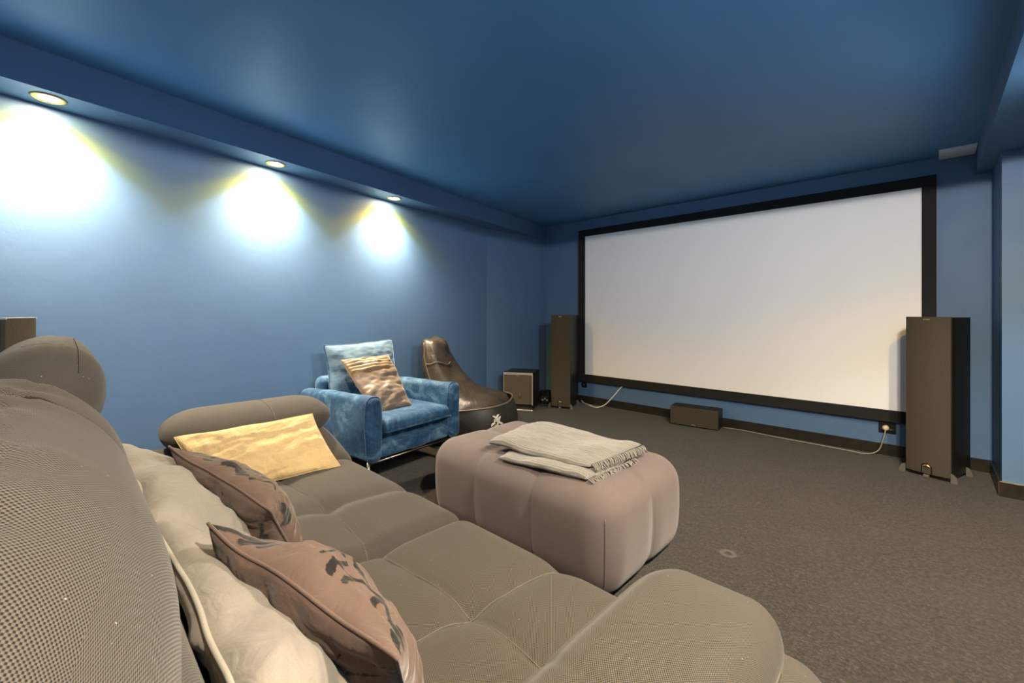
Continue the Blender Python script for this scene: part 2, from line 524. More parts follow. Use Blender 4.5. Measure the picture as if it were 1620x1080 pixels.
w = prism('trim_2', [(.237, BY), (RX, BY), (RX, FY), (.237, FY)], SZ + .004, CZ, MAT['wall'])
struct(w, 'lowered blue soffit along the top right of the room', 'soffit')
BH = .087
def bb(name, a, b, side, label):
    dx, dy = b[0] - a[0], b[1] - a[1]; L = math.hypot(dx, dy); nx, ny = -dy / L * side, dx / L * side
    t = .014
    o = prism(name, [a, b, (b[0] + nx * t, b[1] + ny * t), (a[0] + nx * t, a[1] + ny * t)], 0, BH, MAT['base'])
    return struct(o, label, 'baseboard')
bb('baseboard_front', (LX, FY), (.317, FY), -1, 'dark baseboard under the projection screen')
bb('baseboard_left', (wl(BY), BY), (LX, BEND), -1, 'dark baseboard along the long left wall')
bb('baseboard_left_end', (LX, BEND), (LX, FY), -1, 'dark baseboard behind the subwoofer')
o1 = bb('baseboard_right', (.317, FY - .014), (.317, 3.98), -1, 'dark baseboard on the inner side of the right pier')
o2 = bb('baseboard_right_pier', (.303, 3.98), (RX, 3.98), -1, 'dark baseboard along the front of the right pier')
box('edge_glint', (.3015, 3.9645, 0.), (.3045, 3.9675, BH), MAT['lit_edge'], o2, .0005)  # thin gold strips added as highlights along the lit baseboard edges
box('top_glint', (.3045, 3.9645, BH), (RX, 3.980, BH + .003), MAT['lit_edge'], o2, .0005)

# ------------------------------------------------------------------ downlights
def downlight(x, y, z, label, group, wide=False):
    e = empty('downlight', (x, y, z), 0, label, 'downlight', group)
    lathe('trim_ring', [(.045, -.001), (.045, -.004), (.050, -.007), (.060, -.005), (.062, 0), (.062, .001)], MAT['trim_ring'], e, 32)
    lathe('lens', [(.036, .001), (.036, -.0035), (.0005, -.0050)], MAT['lens'], e, 32)
    lathe('reflector_ring', [(.0365, -.001), (.0365, -.0034), (.0445, -.0030), (.0445, -.001)], MAT['lens_edge'], e, 32)
    ld = bpy.data.lights.new('downlight_lamp', 'SPOT'); ld.energy = LAMP_W * (1.45 if wide else 1.08); ld.color = (1, 1, 1)
    ld.spot_size = math.radians(179.5); ld.spot_blend = .02; ld.shadow_soft_size = .03
    ld.use_nodes = True; t = ld.node_tree; em = t.nodes['Emission']
    tc = t.nodes.new('ShaderNodeTexCoord'); sp = t.nodes.new('ShaderNodeSeparateXYZ')
    t.links.new(tc.outputs['Normal'], sp.inputs[0])
    ab = t.nodes.new('ShaderNodeMath'); ab.operation = 'ABSOLUTE'; t.links.new(sp.outputs[2], ab.inputs[0])
    ac = t.nodes.new('ShaderNodeMath'); ac.operation = 'ARCCOSINE'; t.links.new(ab.outputs[0], ac.inputs[0])
    dv = t.nodes.new('ShaderNodeMath'); dv.operation = 'DIVIDE'; dv.inputs[1].default_value = PI / 2; t.links.new(ac.outputs[0], dv.inputs[0])
    rp = t.nodes.new('ShaderNodeValToRGB'); el = rp.color_ramp.elements
    r, g, b = LAMP_COL
    def k(q): return (r * q, g * q, b * q)
    stops = [(0., k(1.15)), (.09, k(1.1)), (.22, k(.98)), (.39, k(.70)), (.50, k(.46)), (.575, (r * .32, g * .31, b * .25)),
             (.615, (.21, .130, .008)), (.70, (.13, .074, .002)), (.77, (.035, .021, .003)), (.92, (.016, .013, .008))]
    if wide:                                    # beam widened on two unseen right-hand lamps to brighten the screen
        stops = [(0., (.8, .66, .48)), (.5, (.72, .60, .44)), (.70, (.48, .42, .345)), (.82, (.35, .32, .285)), (1., (.29, .275, .255))]
    while len(el) < len(stops): el.new(.5)
    for i, (p, c) in enumerate(stops): el[i].position = p; el[i].color = (*c, 1)
    t.links.new(dv.outputs[0], rp.inputs[0]); t.links.new(rp.outputs[0], em.inputs['Color'])
    em.inputs['Strength'].default_value = 1.
    lo = bpy.data.objects.new('downlight_lamp', ld); COL.objects.link(lo); lo.parent = e; lo.location = (0, 0, -.02)
    return e
LG = 'downlights over the left wall'
downlight(-2.888, -.046, SZ, 'largest glowing downlight, in the soffit nearest the camera', LG)
downlight(-3.093, .969, SZ, 'middle of the three glowing downlights over the left wall', LG)
downlight(-3.293, 1.966, SZ, 'glowing downlight in the soffit farthest along the left wall', LG)
RG = 'downlights over the right wall'
for y, wide in ((.40, True), (1.45, True), (2.65, False)):
    downlight(.35, y, SZ + .004, 'recessed downlight in the right-hand soffit, ' + {.40: 'nearest the camera', 1.45: 'middle one of three', 2.65: 'nearest the screen'}[y], RG, wide)

# ------------------------------------------------------------------ projection screen
e = empty('projection_screen', (-1.55, 4.499, .27), 0, 'large blank white projection screen in a wide black frame', 'screen')
def rel(lo, hi, ref): return tuple(a - b for a, b in zip(lo, ref)), tuple(a - b for a, b in zip(hi, ref))
sr = (-1.55, 4.499, .27)
xi0, xi1, zi0, zi1 = -3.056, -.043, .360, 2.054
xo0, xo1, zo0, zo1 = -3.148, .036, .270, 2.135
for nm, lo, hi in (('frame_bar', (xo0, 4.455, zi1), (xo1, 4.499, zo1)), ('frame_bar', (xo0, 4.455, zo0), (xo1, 4.499, zi0)),
                   ('frame_bar', (xo0, 4.455, zi0), (xi0, 4.499, zi1)), ('frame_bar', (xi1, 4.455, zi0), (xo1, 4.499, zi1))):
    a, b = rel(lo, hi, sr); box(nm, a, b, MAT['frame'], e, .002)
a, b = rel((xi0 - .01, 4.466, zi0 - .01), (xi1 + .01, 4.474, zi1 + .01), sr)
o = box('screen_fabric', a, b, MAT['screen'], e, .001); o['label'] = 'blank white projection fabric'

# ------------------------------------------------------------------ ceiling vent
e = empty('ceiling_vent', (.14, 4.385, CZ), 0, 'pale grey rectangular vent on the ceiling above the screen corner', 'vent')
box('vent_plate', (-.092, -.090, -.024), (.092, .100, .001), MAT['vent'], e, .003)
box('vent_lip', (-.094, -.098, -.010), (.094, -.092, -.0), MAT['vent'], e, .001)
box('vent_flap', (-.088, -.088, -.022), (.088, .096, -.0165), MAT['vent'], e, .002)

# ------------------------------------------------------------------ speakers
def tower(loc, rz, label, W=.235, H=1.09, D=.40, feet=True):
    """origin: floor under the front centre; front faces local -y"""
    e = empty('tower_speaker', loc, rz, label, 'speaker', 'tower speakers')
    b = .022 if feet else .004
    box('cabinet', (-W / 2, .012, b), (W / 2, D, H - .004), MAT['black'], e, .004)
    # gently bowed cloth grille
    n = 14; V = []; Fc = []
    for zz in (b + .004, H):
        for i in range(n + 1):
            x = -W / 2 + .002 + (W - .004) * i / n
            V.append((x, .010 - .020 * (1 - (2 * i / n - 1) ** 2) - .012, zz))
    for zz in (b + .004, H):
        for i in range(n + 1): V.append((-W / 2 + .002 + (W - .004) * i / n, .0115, zz))
    m1 = n + 1
    for i in range(n):
        Fc.append([i, i + 1, m1 + i + 1, m1 + i]); Fc.append([2 * m1 + i + 1, 2 * m1 + i, 3 * m1 + i, 3 * m1 + i + 1])
        Fc.append([m1 + i, m1 + i + 1, 3 * m1 + i + 1, 3 * m1 + i]); Fc.append([i + 1, i, 2 * m1 + i, 2 * m1 + i + 1])
    Fc.append([0, m1, 3 * m1, 2 * m1]); Fc.append([n, 2 * m1 + n, 3 * m1 + n, m1 + n])
    g = obj('grille', V, Fc, MAT['grille'], e, smooth=False); g['label'] = 'brownish cloth grille'
    fy = -.0225
    if not feet:
        box('top_trim', (-W / 2, -.004, H - .006), (W / 2, .016, H + .001), MAT['silver_mat'], e, .001)
        return e
    bd = box('badge', (-.017, fy - .002, H - .022), (.017, fy + .002, H - .014), MAT['gold'], e, .001)
    text_mesh('badge_lettering', 'Klipsch', .008, MAT['black'], bd, Matrix.Translation((0, fy - .0022, H - .018)) @ Matrix.Rotation(PI / 2, 4, 'X'), .0002)
    if feet:
        arch = [(-.026, fy, b + .006), (-.026, fy, b + .048)] + [(-.026 * math.cos(a), fy - .001, b + .048 + .026 * math.sin(a)) for a in np.linspace(.2, PI - .2, 10)] + [(.026, fy, b + .048), (.026, fy, b + .006)]
        tube('arch_trim', arch, .0028, MAT['black_gloss'], e, 6)
        V = []; Fc = []
        ar = np.linspace(.35, PI - .35, 11)
        for a in ar: V.append((-.022 * math.cos(a), fy - .003, b + .044 + .022 * math.sin(a)))
        for a in ar: V.append((-.019 * math.cos(a), fy - .003, b + .038 + .014 * math.sin(a)))
        for q in list(V): V.append((q[0], fy + .003, q[2]))
        for i in range(10):
            Fc += [[i, i + 1, 11 + i + 1, 11 + i][::-1], [22 + i, 22 + i + 1, 33 + i + 1, 33 + i], [i, i + 1, 22 + i + 1, 22 + i], [11 + i, 11 + i + 1, 33 + i + 1, 33 + i][::-1]]
        obj('copper_emblem', V, Fc, MAT['gold'], e)
        box('front_tab', (-.014, fy - .012, .003), (.014, fy + .01, b - .002), MAT['foot'], e, .002)
        for s in (-1, 1):
            for yy in (.0, D - .07):
                # curved outrigger fin
                pr = [(0, 0), (.036, 0), (.034, .018), (.027, .038), (.016, .054), (.0, .060)]
                V = []; Fc = []
                for t0 in (0, .010):
                    for (px, pz) in pr: V.append((s * (W / 2 + px), yy - .012 + t0, pz))
                k = len(pr); Fc.append(list(range(k))[::-1] if s > 0 else list(range(k)))
                Fc.append([k + i for i in (range(k) if s > 0 else range(k - 1, -1, -1))])
                for i in range(k):
                    j = (i + 1) % k
                    Fc.append([i, j, k + j, k + i] if s > 0 else [j, i, k + i, k + j])
                obj('foot', V, Fc, MAT['foot'], e, smooth=False)
        box('plinth', (-W / 2 + .01, .0, .0), (W / 2 - .01, D - .01, b), MAT['black_gloss'], e, .003)
    return e
def tower_at(front_left, ang, label, **kw):
    c, s = math.cos(ang), math.sin(ang); W = kw.get('W', .235)
    return tower((front_left[0] + c * W / 2, front_left[1] + s * W / 2, 0), ang, label, **kw)
tower_at((-3.215, 3.995), math.radians(20), 'black tower speaker left of the projection screen, beside the subwoofer', D=.35)
tower_at((-.1215, 4.125), math.radians(-18), 'largest black tower speaker, right of the projection screen', D=.33)
tower((-2.625, -.118, 0), math.radians(68 + 90), 'black tower speaker cropped by the picture edge, behind the sofa headrest', W=.20, H=1.098, D=.27, feet=False)

e = empty('center_speaker', (-1.655, 4.262, 0), math.radians(7), 'low black horizontal speaker on the floor below the screen', 'speaker')
box('cabinet', (-.223, .010, .004), (.223, .19, .186), MAT['black'], e, .004)
g = box('grille', (-.221, -.010, .010), (.221, .011, .184), MAT['grille'], e, .006); g['label'] = 'brownish cloth grille'
bd = box('badge', (-.018, -.0125, .020), (.018, -.009, .029), MAT['silver'], e, .001)
text_mesh('badge_lettering', 'Klipsch', .009, MAT['black'], bd, Matrix.Translation((0, -.0127, .0245)) @ Matrix.Rotation(PI / 2, 4, 'X'), .0002)
for sx_ in (-.19, .19):
    for sy_ in (.03, .17): lathe('rubber_foot', [(.012, 0), (.012, .005)], MAT['rubber'], e, 12, at=(sx_, sy_, 0))

# subwoofer
ang = math.radians(29); c_, s_ = math.cos(ang), math.sin(ang)
e = empty('subwoofer', (-3.515 + c_ * .17, 3.505 + s_ * .17, 0), ang, 'cube-shaped black subwoofer with a silver trimmed brown grille', 'subwoofer')
W_ = .345; SH = .435
box('cabinet', (-W_ / 2, .012, .070), (W_ / 2, .37, SH), MAT['black'], e, .004)
g = box('grille', (-W_ / 2 + .008, -.004, .078), (W_ / 2 - .012, .013, SH - .026), MAT['grille_sub'], e, .004); g['label'] = 'brown cloth grille'
for nm, lo, hi in (('trim_bar', (-W_ / 2, -.006, SH - .026), (W_ / 2, .012, SH)), ('trim_bar', (-W_ / 2, -.006, .070), (-W_ / 2 + .008, .012, SH - .026)), ('trim_bar', (W_ / 2 - .012, -.004, .070), (W_ / 2, .012, SH - .026))):
    o = box(nm, lo, hi, MAT['silver_mat'], e, .003); o['label'] = 'silver edge trim'
bd = box('badge', (-.016, -.008, SH - .041), (.016, -.003, SH - .032), MAT['silver'], e, .001)
text_mesh('badge_lettering', 'Klipsch', .008, MAT['black'], bd, Matrix.Translation((0, -.0082, SH - .0365)) @ Matrix.Rotation(PI / 2, 4, 'X'), .0002)
o = lathe('driver_glint', [(.012, .0), (.010, .003), (.002, .004)], MAT['copper'], e, 16, 'y'); o.location = (.022, -.0035, .175); o.scale = (.7, 1, 2.6); o['label'] = 'copper coloured glint'  # copper disc painted in for the driver cone's reflection
box('recess', (-W_ / 2 + .004, .03, .018), (W_ / 2 - .004, .36, .071), MAT['black'], e, .002)
o = box('base_plate', (-W_ / 2, -.008, .0), (W_ / 2, .37, .019), MAT['silver'], e, .003); o['label'] = 'silver base plate'

# ------------------------------------------------------------------ sockets, plug, cables
def outlet(x0, x1, z0, z1, label, n):
    cx, cz = (x0 + x1) / 2, (z0 + z1) / 2
    e = empty('wall_outlet', (cx, FY, z0), 0, label, 'outlet')
    box('plate', (x0 - cx, -.010, 0), (x1 - cx, .001, z1 - z0), MAT['black_gloss'], e, .003)
    for i in range(n):
        px = (i - (n - 1) / 2) * .05
        lathe('socket', [(.020, -.002), (.020, .0115), (.017, .0115), (.015, .0105)], MAT['black'], e, 20, 'y', (px, 0, (z1 - z0) / 2))
    return e
ou = outlet(-3.128, -3.052, .190, .255, 'small black wall socket below the screen\'s left corner', 1)
lathe('pin', [(.004, .010), (.004, .024)], MAT['silver'], ou, 10, 'y', (.004, 0, .035))
outlet(-.292, -.188, .172, .256, 'black double wall socket beside the right tower speaker', 2)
e = empty('power_plug', (-.248, FY - .012, .214), 0, 'round cream plug pushed into the black double socket', 'plug')
lathe('plug_body', [(.021, .0), (.022, .012), (.019, .026), (.012, .034), (.010, .036)], MAT['cream_plug'], e, 20, 'y')
lathe('plug_collar', [(.0235, .0), (.0235, .006), (.021, .008)], MAT['gold'], e, 20, 'y')
pts = smoothpath([(-.248, 4.452, .200), (-.262, 4.44, .13), (-.29, 4.43, .04), (-.36, 4.40, .006), (-.48, 4.40, .006), (-.72, 4.415, .006), (-1.0, 4.43, .006), (-1.25, 4.46, .006), (-1.38, 4.45, .006), (-1.42, 4.40, .015)])
o = tube('floor_cable', pts, .0042, MAT['grey_cable'], None, 8, False, (-.7, 4.4, 0)); tag(o, 'thin grey cord running along the baseboard to the cream plug', 'cord')
pts = smoothpath([(-2.552, 4.478, .266), (-2.575, 4.462, .240), (-2.625, 4.42, .16), (-2.71, 4.36, .05), (-2.81, 4.34, .008), (-2.94, 4.385, .007), (-3.05, 4.435, .010), (-3.10, 4.452, .03)])
o = tube('speaker_cable', pts, .0062, MAT['white_cable'], None, 8, False, (-2.8, 4.4, 0)); tag(o, 'white cable curving from the screen frame down to the left tower speaker', 'cable')

e = empty('power_adapter', (-3.33, 4.02, 0), math.radians(40), 'black plug adapter with tangled leads between subwoofer and tower speaker', 'adapter')
box('adapter_body', (-.045, -.03, .03), (.045, .03, .12), MAT['black_gloss'], e, .008)
box('adapter_base', (-.06, -.05, .0), (.06, .05, .031), MAT['rubber'], e, .006)
for i, (a, b) in enumerate(((-.028, .075), (.0, .09), (.026, .072))):
    box('socket_outline', (a - .010, -.034, b - .010), (a + .010, -.029, b + .010), MAT['silver_mat'], e, .002)
    tube('lead', smoothpath([(a, -.02, .10), (a + .01, -.035, .155), (a * 1.5, .01, .19), (a * 1.2 + .03, .04, .14), (a + .05, .06, .03)], 6), .005, MAT['rubber'], e, 6)

# ================================================================== SOFA
SO = np.array((-1.27, .40, 0.))
sofa = empty('sofa', tuple(SO), 0, 'long taupe mesh fabric sofa with adjustable headrests and roll arms', 'sofa')
def sub(V): return np.asarray(V) - SO
def gro(d, depth, w): return depth * np.exp(-(d / w) ** 2)
def sofa_part(name, lo, hi, rv, step, seg, fn=None, mat='sofa', label=None, parent=sofa):
    V, Fc, UV = puff(lo, hi, rv, step, seg, fn)
    o = obj(name, sub(V), Fc, MAT[mat], parent, (0, 0, 0), UV)
    if label: o['label'] = label
    return o
SEAT = .435
def seat_fn(xc, x0, x1, yc):
    def fn(P, N):
        top = np.clip((P[:, 2] - .16) / .18, 0, 1)
        bow = .035 * np.sin((P[:, 1] - .1) / .85 * PI)          # seams bow slightly
        dx = P[:, 0] - xc - .03 * np.sin((P[:, 1] - yc) * 3.2)
        dy = P[:, 1] - yc - .015 * np.cos((P[:, 0] - xc) * 6)
        d = gro(dx, .006, .007) + gro(dx, .012, .045)
        up = np.clip(N[:, 2] * 1.4, 0, 1)
        d = d + (gro(dy, .006, .007) + gro(dy, .010, .045)) * up
        r2 = (P[:, 0] - xc) ** 2 + dy ** 2
        d = d + .009 * np.exp(-r2 / .0030) * up
        Q = P - N * (d * top)[:, None]
        u = (P[:, 0] - x0) / (x1 - x0); v = (P[:, 1] - .05) / .95
        Q[:, 2] += .012 * np.sin(np.clip(u, 0, 1) * PI) * up * np.sin(np.clip(v, 0, 1) * PI)
        return Q
    return fn
from mathutils.bvhtree import BVHTree
def stitch(parent, V, Fc, path, r, mat, org, way=(0, 0, -1), name='seam'):
    """thread tube laid on a surface by casting the path's points onto it"""
    bv = BVHTree.FromPolygons([tuple(q) for q in V], [tuple(f) for f in Fc]); pts = []
    for p in path:
        h = bv.ray_cast(Vector(p), Vector(way))
        if h[0] is not None: pts.append(tuple(np.array(h[0]) + np.array(h[1]) * r * .3 - org))
    if len(pts) > 2: return tube(name, pts, r, mat, parent, 5)
def seat(x0, x1, xc, yc):
    V, Fc, UV = puff((x0, .04, .13), (x1, 1.005, SEAT), (.055, .13, .11), .011, 6, seat_fn(xc, x0, x1, yc))
    o = obj('seat_cushion', sub(V), Fc, MAT['sofa'], sofa, (0, 0, 0), UV)
    ys = np.linspace(.12, .985, 60); xs = np.linspace(x0 + .012, x1 - .012, 60)
    stitch(o, V, Fc, [(xc + .03 * math.sin((y - yc) * 3.2), y, 1.) for y in ys], .0012, MAT['seam_light'], SO)
    stitch(o, V, Fc, [(x, yc + .015 * math.cos((x - xc) * 6), 1.) for x in xs], .0012, MAT['seam_light'], SO)
seat(-2.03, -1.173, -1.53, .63)
seat(-1.167, -.335, -.762, .64)
sofa_part('seat_base', (-2.34, -.28, .05), (-.16, .93, .14), .02, .2, 2)
for fx in (-2.25, -.28):
    for fy in (-.2, .82):
        lathe('sofa_foot', [(.025, 0), (.025, .051)], MAT['black'], sofa, 14, at=tuple(np.array((fx, fy, 0)) - SO))
# backs
def lean(P, N):
    Q = P.copy(); Q[:, 1] -= (P[:, 2] - .45) * .30
    Q = Q - N * (gro(P[:, 2] - .64, .006, .008))[:, None]
    return Q
sofa_part('backrest', (-2.03, -.16, .10), (-1.173, .178, .84), (.05, .10, .13), .05, 5, lean)
sofa_part('backrest', (-1.167, -.16, .10), (-.20, .185, .84), (.05, .10, .13), .05, 5, lean)
def head_near(P, N):
    Q = P.copy()
    f = np.clip((P[:, 1] + .09) / .17, -1, 1)
    wob = .012 * np.sin(P[:, 0] * 17) + .010 * np.sin(P[:, 0] * 41 + 1)
    ridge = P[:, 1] + .045 - wob
    up = np.clip(N[:, 2], 0, 1)
    d = gro(ridge, .006, .008) * up
    # puckers either side of the ridge seam
    d = d + .006 * np.sin(P[:, 0] * 52 + 2 * np.sin(P[:, 0] * 13)) * np.exp(-(ridge / .035) ** 2) * up
    # cross seam near the far end, front side only
    dx = P[:, 0] + .965
    d = d + (gro(dx, .005, .006) + gro(dx, .006, .03)) * np.clip((P[:, 1] + .07) / .03, 0, 1)
    d = d - .004 * np.sin(P[:, 0] * 9) * up
    Q = Q - N * d[:, None]
    Q[:, 2] -= .010 * np.clip((P[:, 0] + .9) / .6, 0, 1)
    t = np.clip((P[:, 0] + .62) / .36, 0, 1); f = 1 - .42 * t ** 2      # the near end draws in
    Q[:, 1] = -.10 + (Q[:, 1] + .10) * f
    Q[:, 2] = .74 + (Q[:, 2] - .74) * (1 - .30 * t ** 2)
    return Q
hn = sofa_part('headrest', (-1.185, -.27, .60), (-.24, .085, 1.012), (.12, .175, .20), .010, 12, head_near, 'sofa_near')
def head_far(P, N):
    Q = P.copy()
    cy = -.045
    Q[:, 2] += .22 * (P[:, 1] - cy)
    d = gro(P[:, 1] + .01, .004, .006) * np.clip(N[:, 2], 0, 1)
    return Q - N * d[:, None]
hf = sofa_part('headrest', (-1.99, -.165, .80), (-1.235, .068, 1.050), (.11, .115, .12), .02, 9, head_far, 'sofa')
def on_part(o, path, r, mat, way=(0, 0, -1)):
    me = o.data; V = [tuple(v.co) for v in me.vertices]; Fc = [tuple(p.vertices) for p in me.polygons]
    return stitch(o, V, Fc, [tuple(np.array(p) - SO) for p in path], r, mat, np.zeros(3), way)
on_part(hn, [(-.965 + .006 * math.sin(y * 60), y, 1.6) for y in np.linspace(-.05, .060, 30)], .0026, MAT['seam'])
on_part(hn, [(-.965, .6, z) for z in np.linspace(.93, .72, 26)], .0026, MAT['seam'], (0, -1, 0))
on_part(hf, [(-1.36, y, 1.6) for y in np.linspace(-.06, .0, 20)], .0022, MAT['seam_light'])
on_part(hf, [(x, .022, 1.6) for x in np.linspace(-1.95, -1.27, 50)], .0009, MAT['seam'])
# far arm: sloping base and roll on top
def arm_far(P, N):
    Q = P.copy()
    k = np.clip((P[:, 0] + 2.36) / .40, 0, 1)
    Q[:, 2] -= np.clip((P[:, 2] - .2) / .3, 0, 1) * .115 * k ** 1.5
    return Q
sofa_part('arm_base', (-2.38, -.10, .06), (-1.955, .985, .560), (.10, .14, .10), .03, 6, arm_far)
def roll_far(P, N):
    Q = P.copy()
    k = (P[:, 0] + 2.26)
    Q[:, 2] -= .10 * k
    d = gro(P[:, 1] - .66, .005, .007)
    # dark underside tuck
    return Q - N * d[:, None]
rf = sofa_part('armrest', (-2.42, .27, .535), (-2.085, .945, .700), (.15, .15, .085), .02, 8, roll_far)
on_part(rf, [(x, .66, 1.2) for x in np.linspace(-2.40, -2.10, 30)], .002, MAT['seam_light'])
# near (right) arm
def roll_near(P, N):
    d = gro(P[:, 0] + .20, .0, .01) + gro(P[:, 1] - .55, .005, .007)
    Q = P - N * d[:, None]
    Q[:, 2] += .012 * np.sin(np.clip((P[:, 1] - .3) / .7, 0, 1) * PI)
    return Q
sofa_part('arm_base', (-.44, -.10, .06), (-.095, 1.045, .475), (.10, .16, .12), .03, 6)
sofa_part('armrest', (-.475, .24, .415), (-.185, 1.015, .560), (.085, .16, .0725), .012, 8, roll_near, 'sofa_near')
pts = [(-.188, y, .492 + .006 * math.sin(y * 9)) for y in np.linspace(.42, .86, 12)]
tube('piping', [tuple(np.array(p) - SO) for p in pts], .005, MAT['seam_light'], sofa, 6)

# ------------------------------------------------------------------ cushions on the sofa
def poly_print(strokes):
    """ink pattern: list of (points, radius) in cushion u, v"""
    segs = []
    for pts, r in strokes:
        for a, b in zip(pts[:-1], pts[1:]): segs.append((a[0], a[1], b[0], b[1], r))
        if len(pts) == 1: segs.append((*pts[0], *pts[0], r))
    def fn(u, v, side):
        best = 0.; v = -1 + (v + 1) / .62           # the ink sits towards the upper edge
        for (x0, y0, x1, y1, r) in segs:
            dx, dy = x1 - x0, y1 - y0; L = dx * dx + dy * dy
            t = 0 if L == 0 else max(0, min(1, ((u - x0) * dx + (v - y0) * dy) / L))
            d = math.hypot(u - x0 - dx * t, v - y0 - dy * t)
            best = max(best, 1 - d / (2 * r))
        return max(0., best) if side > 0 else max(0., best - .35)
    return fn
Z0 = SEAT - .004
# loose beige back cushions
o = pillow('back_cushion', [(-1.68, .10, .735), (-1.06, .12, .70), (-1.08, .36, Z0), (-1.66, .36, Z0)], .085, MAT['beige'], 44, .42, .03, .012, 3., Z0, welt=MAT['beige_pipe'], flat=2.6, back=.4, warp=.022)
tag(o,
    'beige linen cushion leaning on the sofa back, behind the farther brown pillow', 'cushion', 'beige back cushions')
o = pillow('back_cushion', [(-1.09, .125, .705), (-.47, .13, .69), (-.60, .34, Z0), (-1.07, .37, Z0)], .085, MAT['beige'], 52, .42, .03, .012, 9., Z0, welt=MAT['beige_pipe'], flat=2.6, back=.4, warp=.022)
tag(o, 'beige linen cushion nearest the camera, behind the nearer brown pillow', 'cushion', 'beige back cushions')

pA = poly_print([([(-.85, -.92), (-.70, -.80)], .05), ([(-.60, -.45), (-.50, -.75)], .022), ([(-.40, -.60), (-.30, -.72), (-.20, -.50)], .05),
                 ([(-.45, -.90), (-.30, -.86)], .045), ([(-.15, -.85), (.0, -.72), (.1, -.80)], .075), ([(-.05, -.35), (.05, -.15)], .06), ([(.05, -.55), (.12, -.42)], .05),
                 ([(.15, -.90), (.24, -.84)], .04), ([(.45, -.70), (.58, -.50), (.66, -.58)], .022), ([(.25, -.45), (.30, -.20)], .03), ([(.34, -.86), (.42, -.70)], .03),
                 ([(.1, .05), (.35, .1), (.5, .0)], .022), ([(-.7, -.2), (-.55, .05), (-.5, .3)], .022), ([(.88, -.5), (.93, .0), (.9, .3)], .07), ([(.55, -.2), (.62, .05)], .022)])
pB = poly_print([([(-.95, -.95), (-.78, -.80), (-.68, -.72)], .075), ([(-.66, -.92), (-.58, -.72)], .06), ([(-.76, -.55), (-.70, -.45)], .04), ([(-.50, -.90), (-.38, -.60)], .05),
                 ([(-.40, -.20), (-.22, -.24), (-.06, -.45), (-.02, -.75)], .020), ([(-.40, -.20), (-.10, -.12), (.10, -.35), (.12, -.62)], .020), ([(-.46, -.26), (-.32, -.16)], .035),
                 ([(.02, -.02), (.10, -.10)], .05), ([(.14, -.02), (.24, -.10)], .045), ([(.20, -.16), (.42, -.22), (.60, -.32), (.74, -.48)], .040), ([(.42, -.22), (.50, -.20)], .06),
                 ([(.40, -.24), (.30, -.44), (.26, -.62)], .028), ([(.32, -.42), (.18, -.50), (.10, -.66)], .022), ([(.10, -.68), (.16, -.78)], .045), ([(.26, -.64), (.30, -.74)], .03),
                 ([(.56, -.30), (.54, -.52), (.58, -.70)], .035), ([(.76, -.50), (.90, -.60)], .06), ([(.80, -.36), (.90, -.44)], .045), ([(.84, -.70), (.92, -.78)], .05),
                 ([(-.25, .25), (-.1, .35), (.1, .3)], .03), ([(.3, .2), (.5, .1)], .03)])
qa = [(-1.500, .205, .752), (-1.095, .330, .665), (-1.19, .44, Z0 + .01), (-1.60, .39, Z0 + .01)]
o = pillow('throw_pillow', qa, .092, MAT['brown'], 90, .5, .06, .012, 1.3, Z0 + .004, welt=MAT['brown'], welt_r=.003, printfn=pA, back=.75)
tag(o, 'brown ink-printed throw pillow farther from the camera, below the yellow one', 'pillow', 'brown printed pillows')
qb = [(-.898, .172, .758), (-.475, .285, .690), (-.575, .415, Z0 + .01), (-.995, .365, Z0 + .01)]
o = pillow('throw_pillow', qb, .088, MAT['brown'], 120, .5, .06, .012, 4.1, Z0 + .004, welt=MAT['brown'], welt_r=.003, printfn=pB, back=.75)
tag(o, 'brown ink-printed throw pillow nearest the camera', 'pillow', 'brown printed pillows')
o = pillow('throw_pillow', [(-2.07, .29, .640), (-1.925, .36, Z0 + .006), (-1.89, .855, Z0 + .006), (-2.055, .80, .655)], .048, MAT['yellow'], 60, .5, .045, .012, 6.6, Z0 + .002, welt=MAT['yellow'], welt_r=.0025,
           pleats=lambda u, v, s: .007 * nz((u * 3.4 + v * .8, v * 1.1, s), 1.6, 3.) + .004 * nz((u * 7 + v * 2.5, v * 2.2, s), 1.5, 8.))
tag(o, 'flat mustard yellow throw pillow leaning on the far sofa arm', 'pillow')

# ================================================================== OTTOMAN
OT = np.array((-1.41, 1.745, 0.))
ott = empty('ottoman', tuple(OT), 0, 'large mauve-brown upholstered ottoman carrying the folded blanket', 'ottoman')
ox0, ox1, oy0, oy1, oz = -1.97, -.865, 1.405, 2.085, .435
osx = (-1.605, -1.240); osy = 1.755
def ott_fn(P, N):
    Q = P.copy(); d = np.zeros(len(P))
    upz = np.clip((P[:, 2] - .05) / .1, 0, 1)
    side_y = np.clip(np.abs(N[:, 1]) + N[:, 2], 0, 1); side_x = np.clip(np.abs(N[:, 0]) + N[:, 2], 0, 1)
    for s in osx: d += (gro(P[:, 0] - s, .006, .006) + gro(P[:, 0] - s, .009, .04)) * side_y
    d += (gro(P[:, 1] - osy, .006, .006) + gro(P[:, 1] - osy, .009, .04)) * side_x
    # belly: sides swell at mid height, narrow at the floor
    b = np.clip(1 - ((P[:, 2] - .24) / .22) ** 2, 0, 1)
    h = np.hypot(N[:, 0], N[:, 1])
    d -= .022 * b * h
    low = np.clip((.12 - P[:, 2]) / .12, 0, 1)
    d += .035 * low ** 2 * h
    Q -= N * d[:, None]
    Q[:, 2] = np.maximum(Q[:, 2], .03)
    return Q
V, Fc, UV = puff((ox0, oy0, -.09), (ox1, oy1, oz), (.11, .11, .115), .012, 9, ott_fn)
obj('upholstery', V - OT, Fc, MAT['ottoman'], ott, (0, 0, 0), UV)
oV, oF = V, Fc
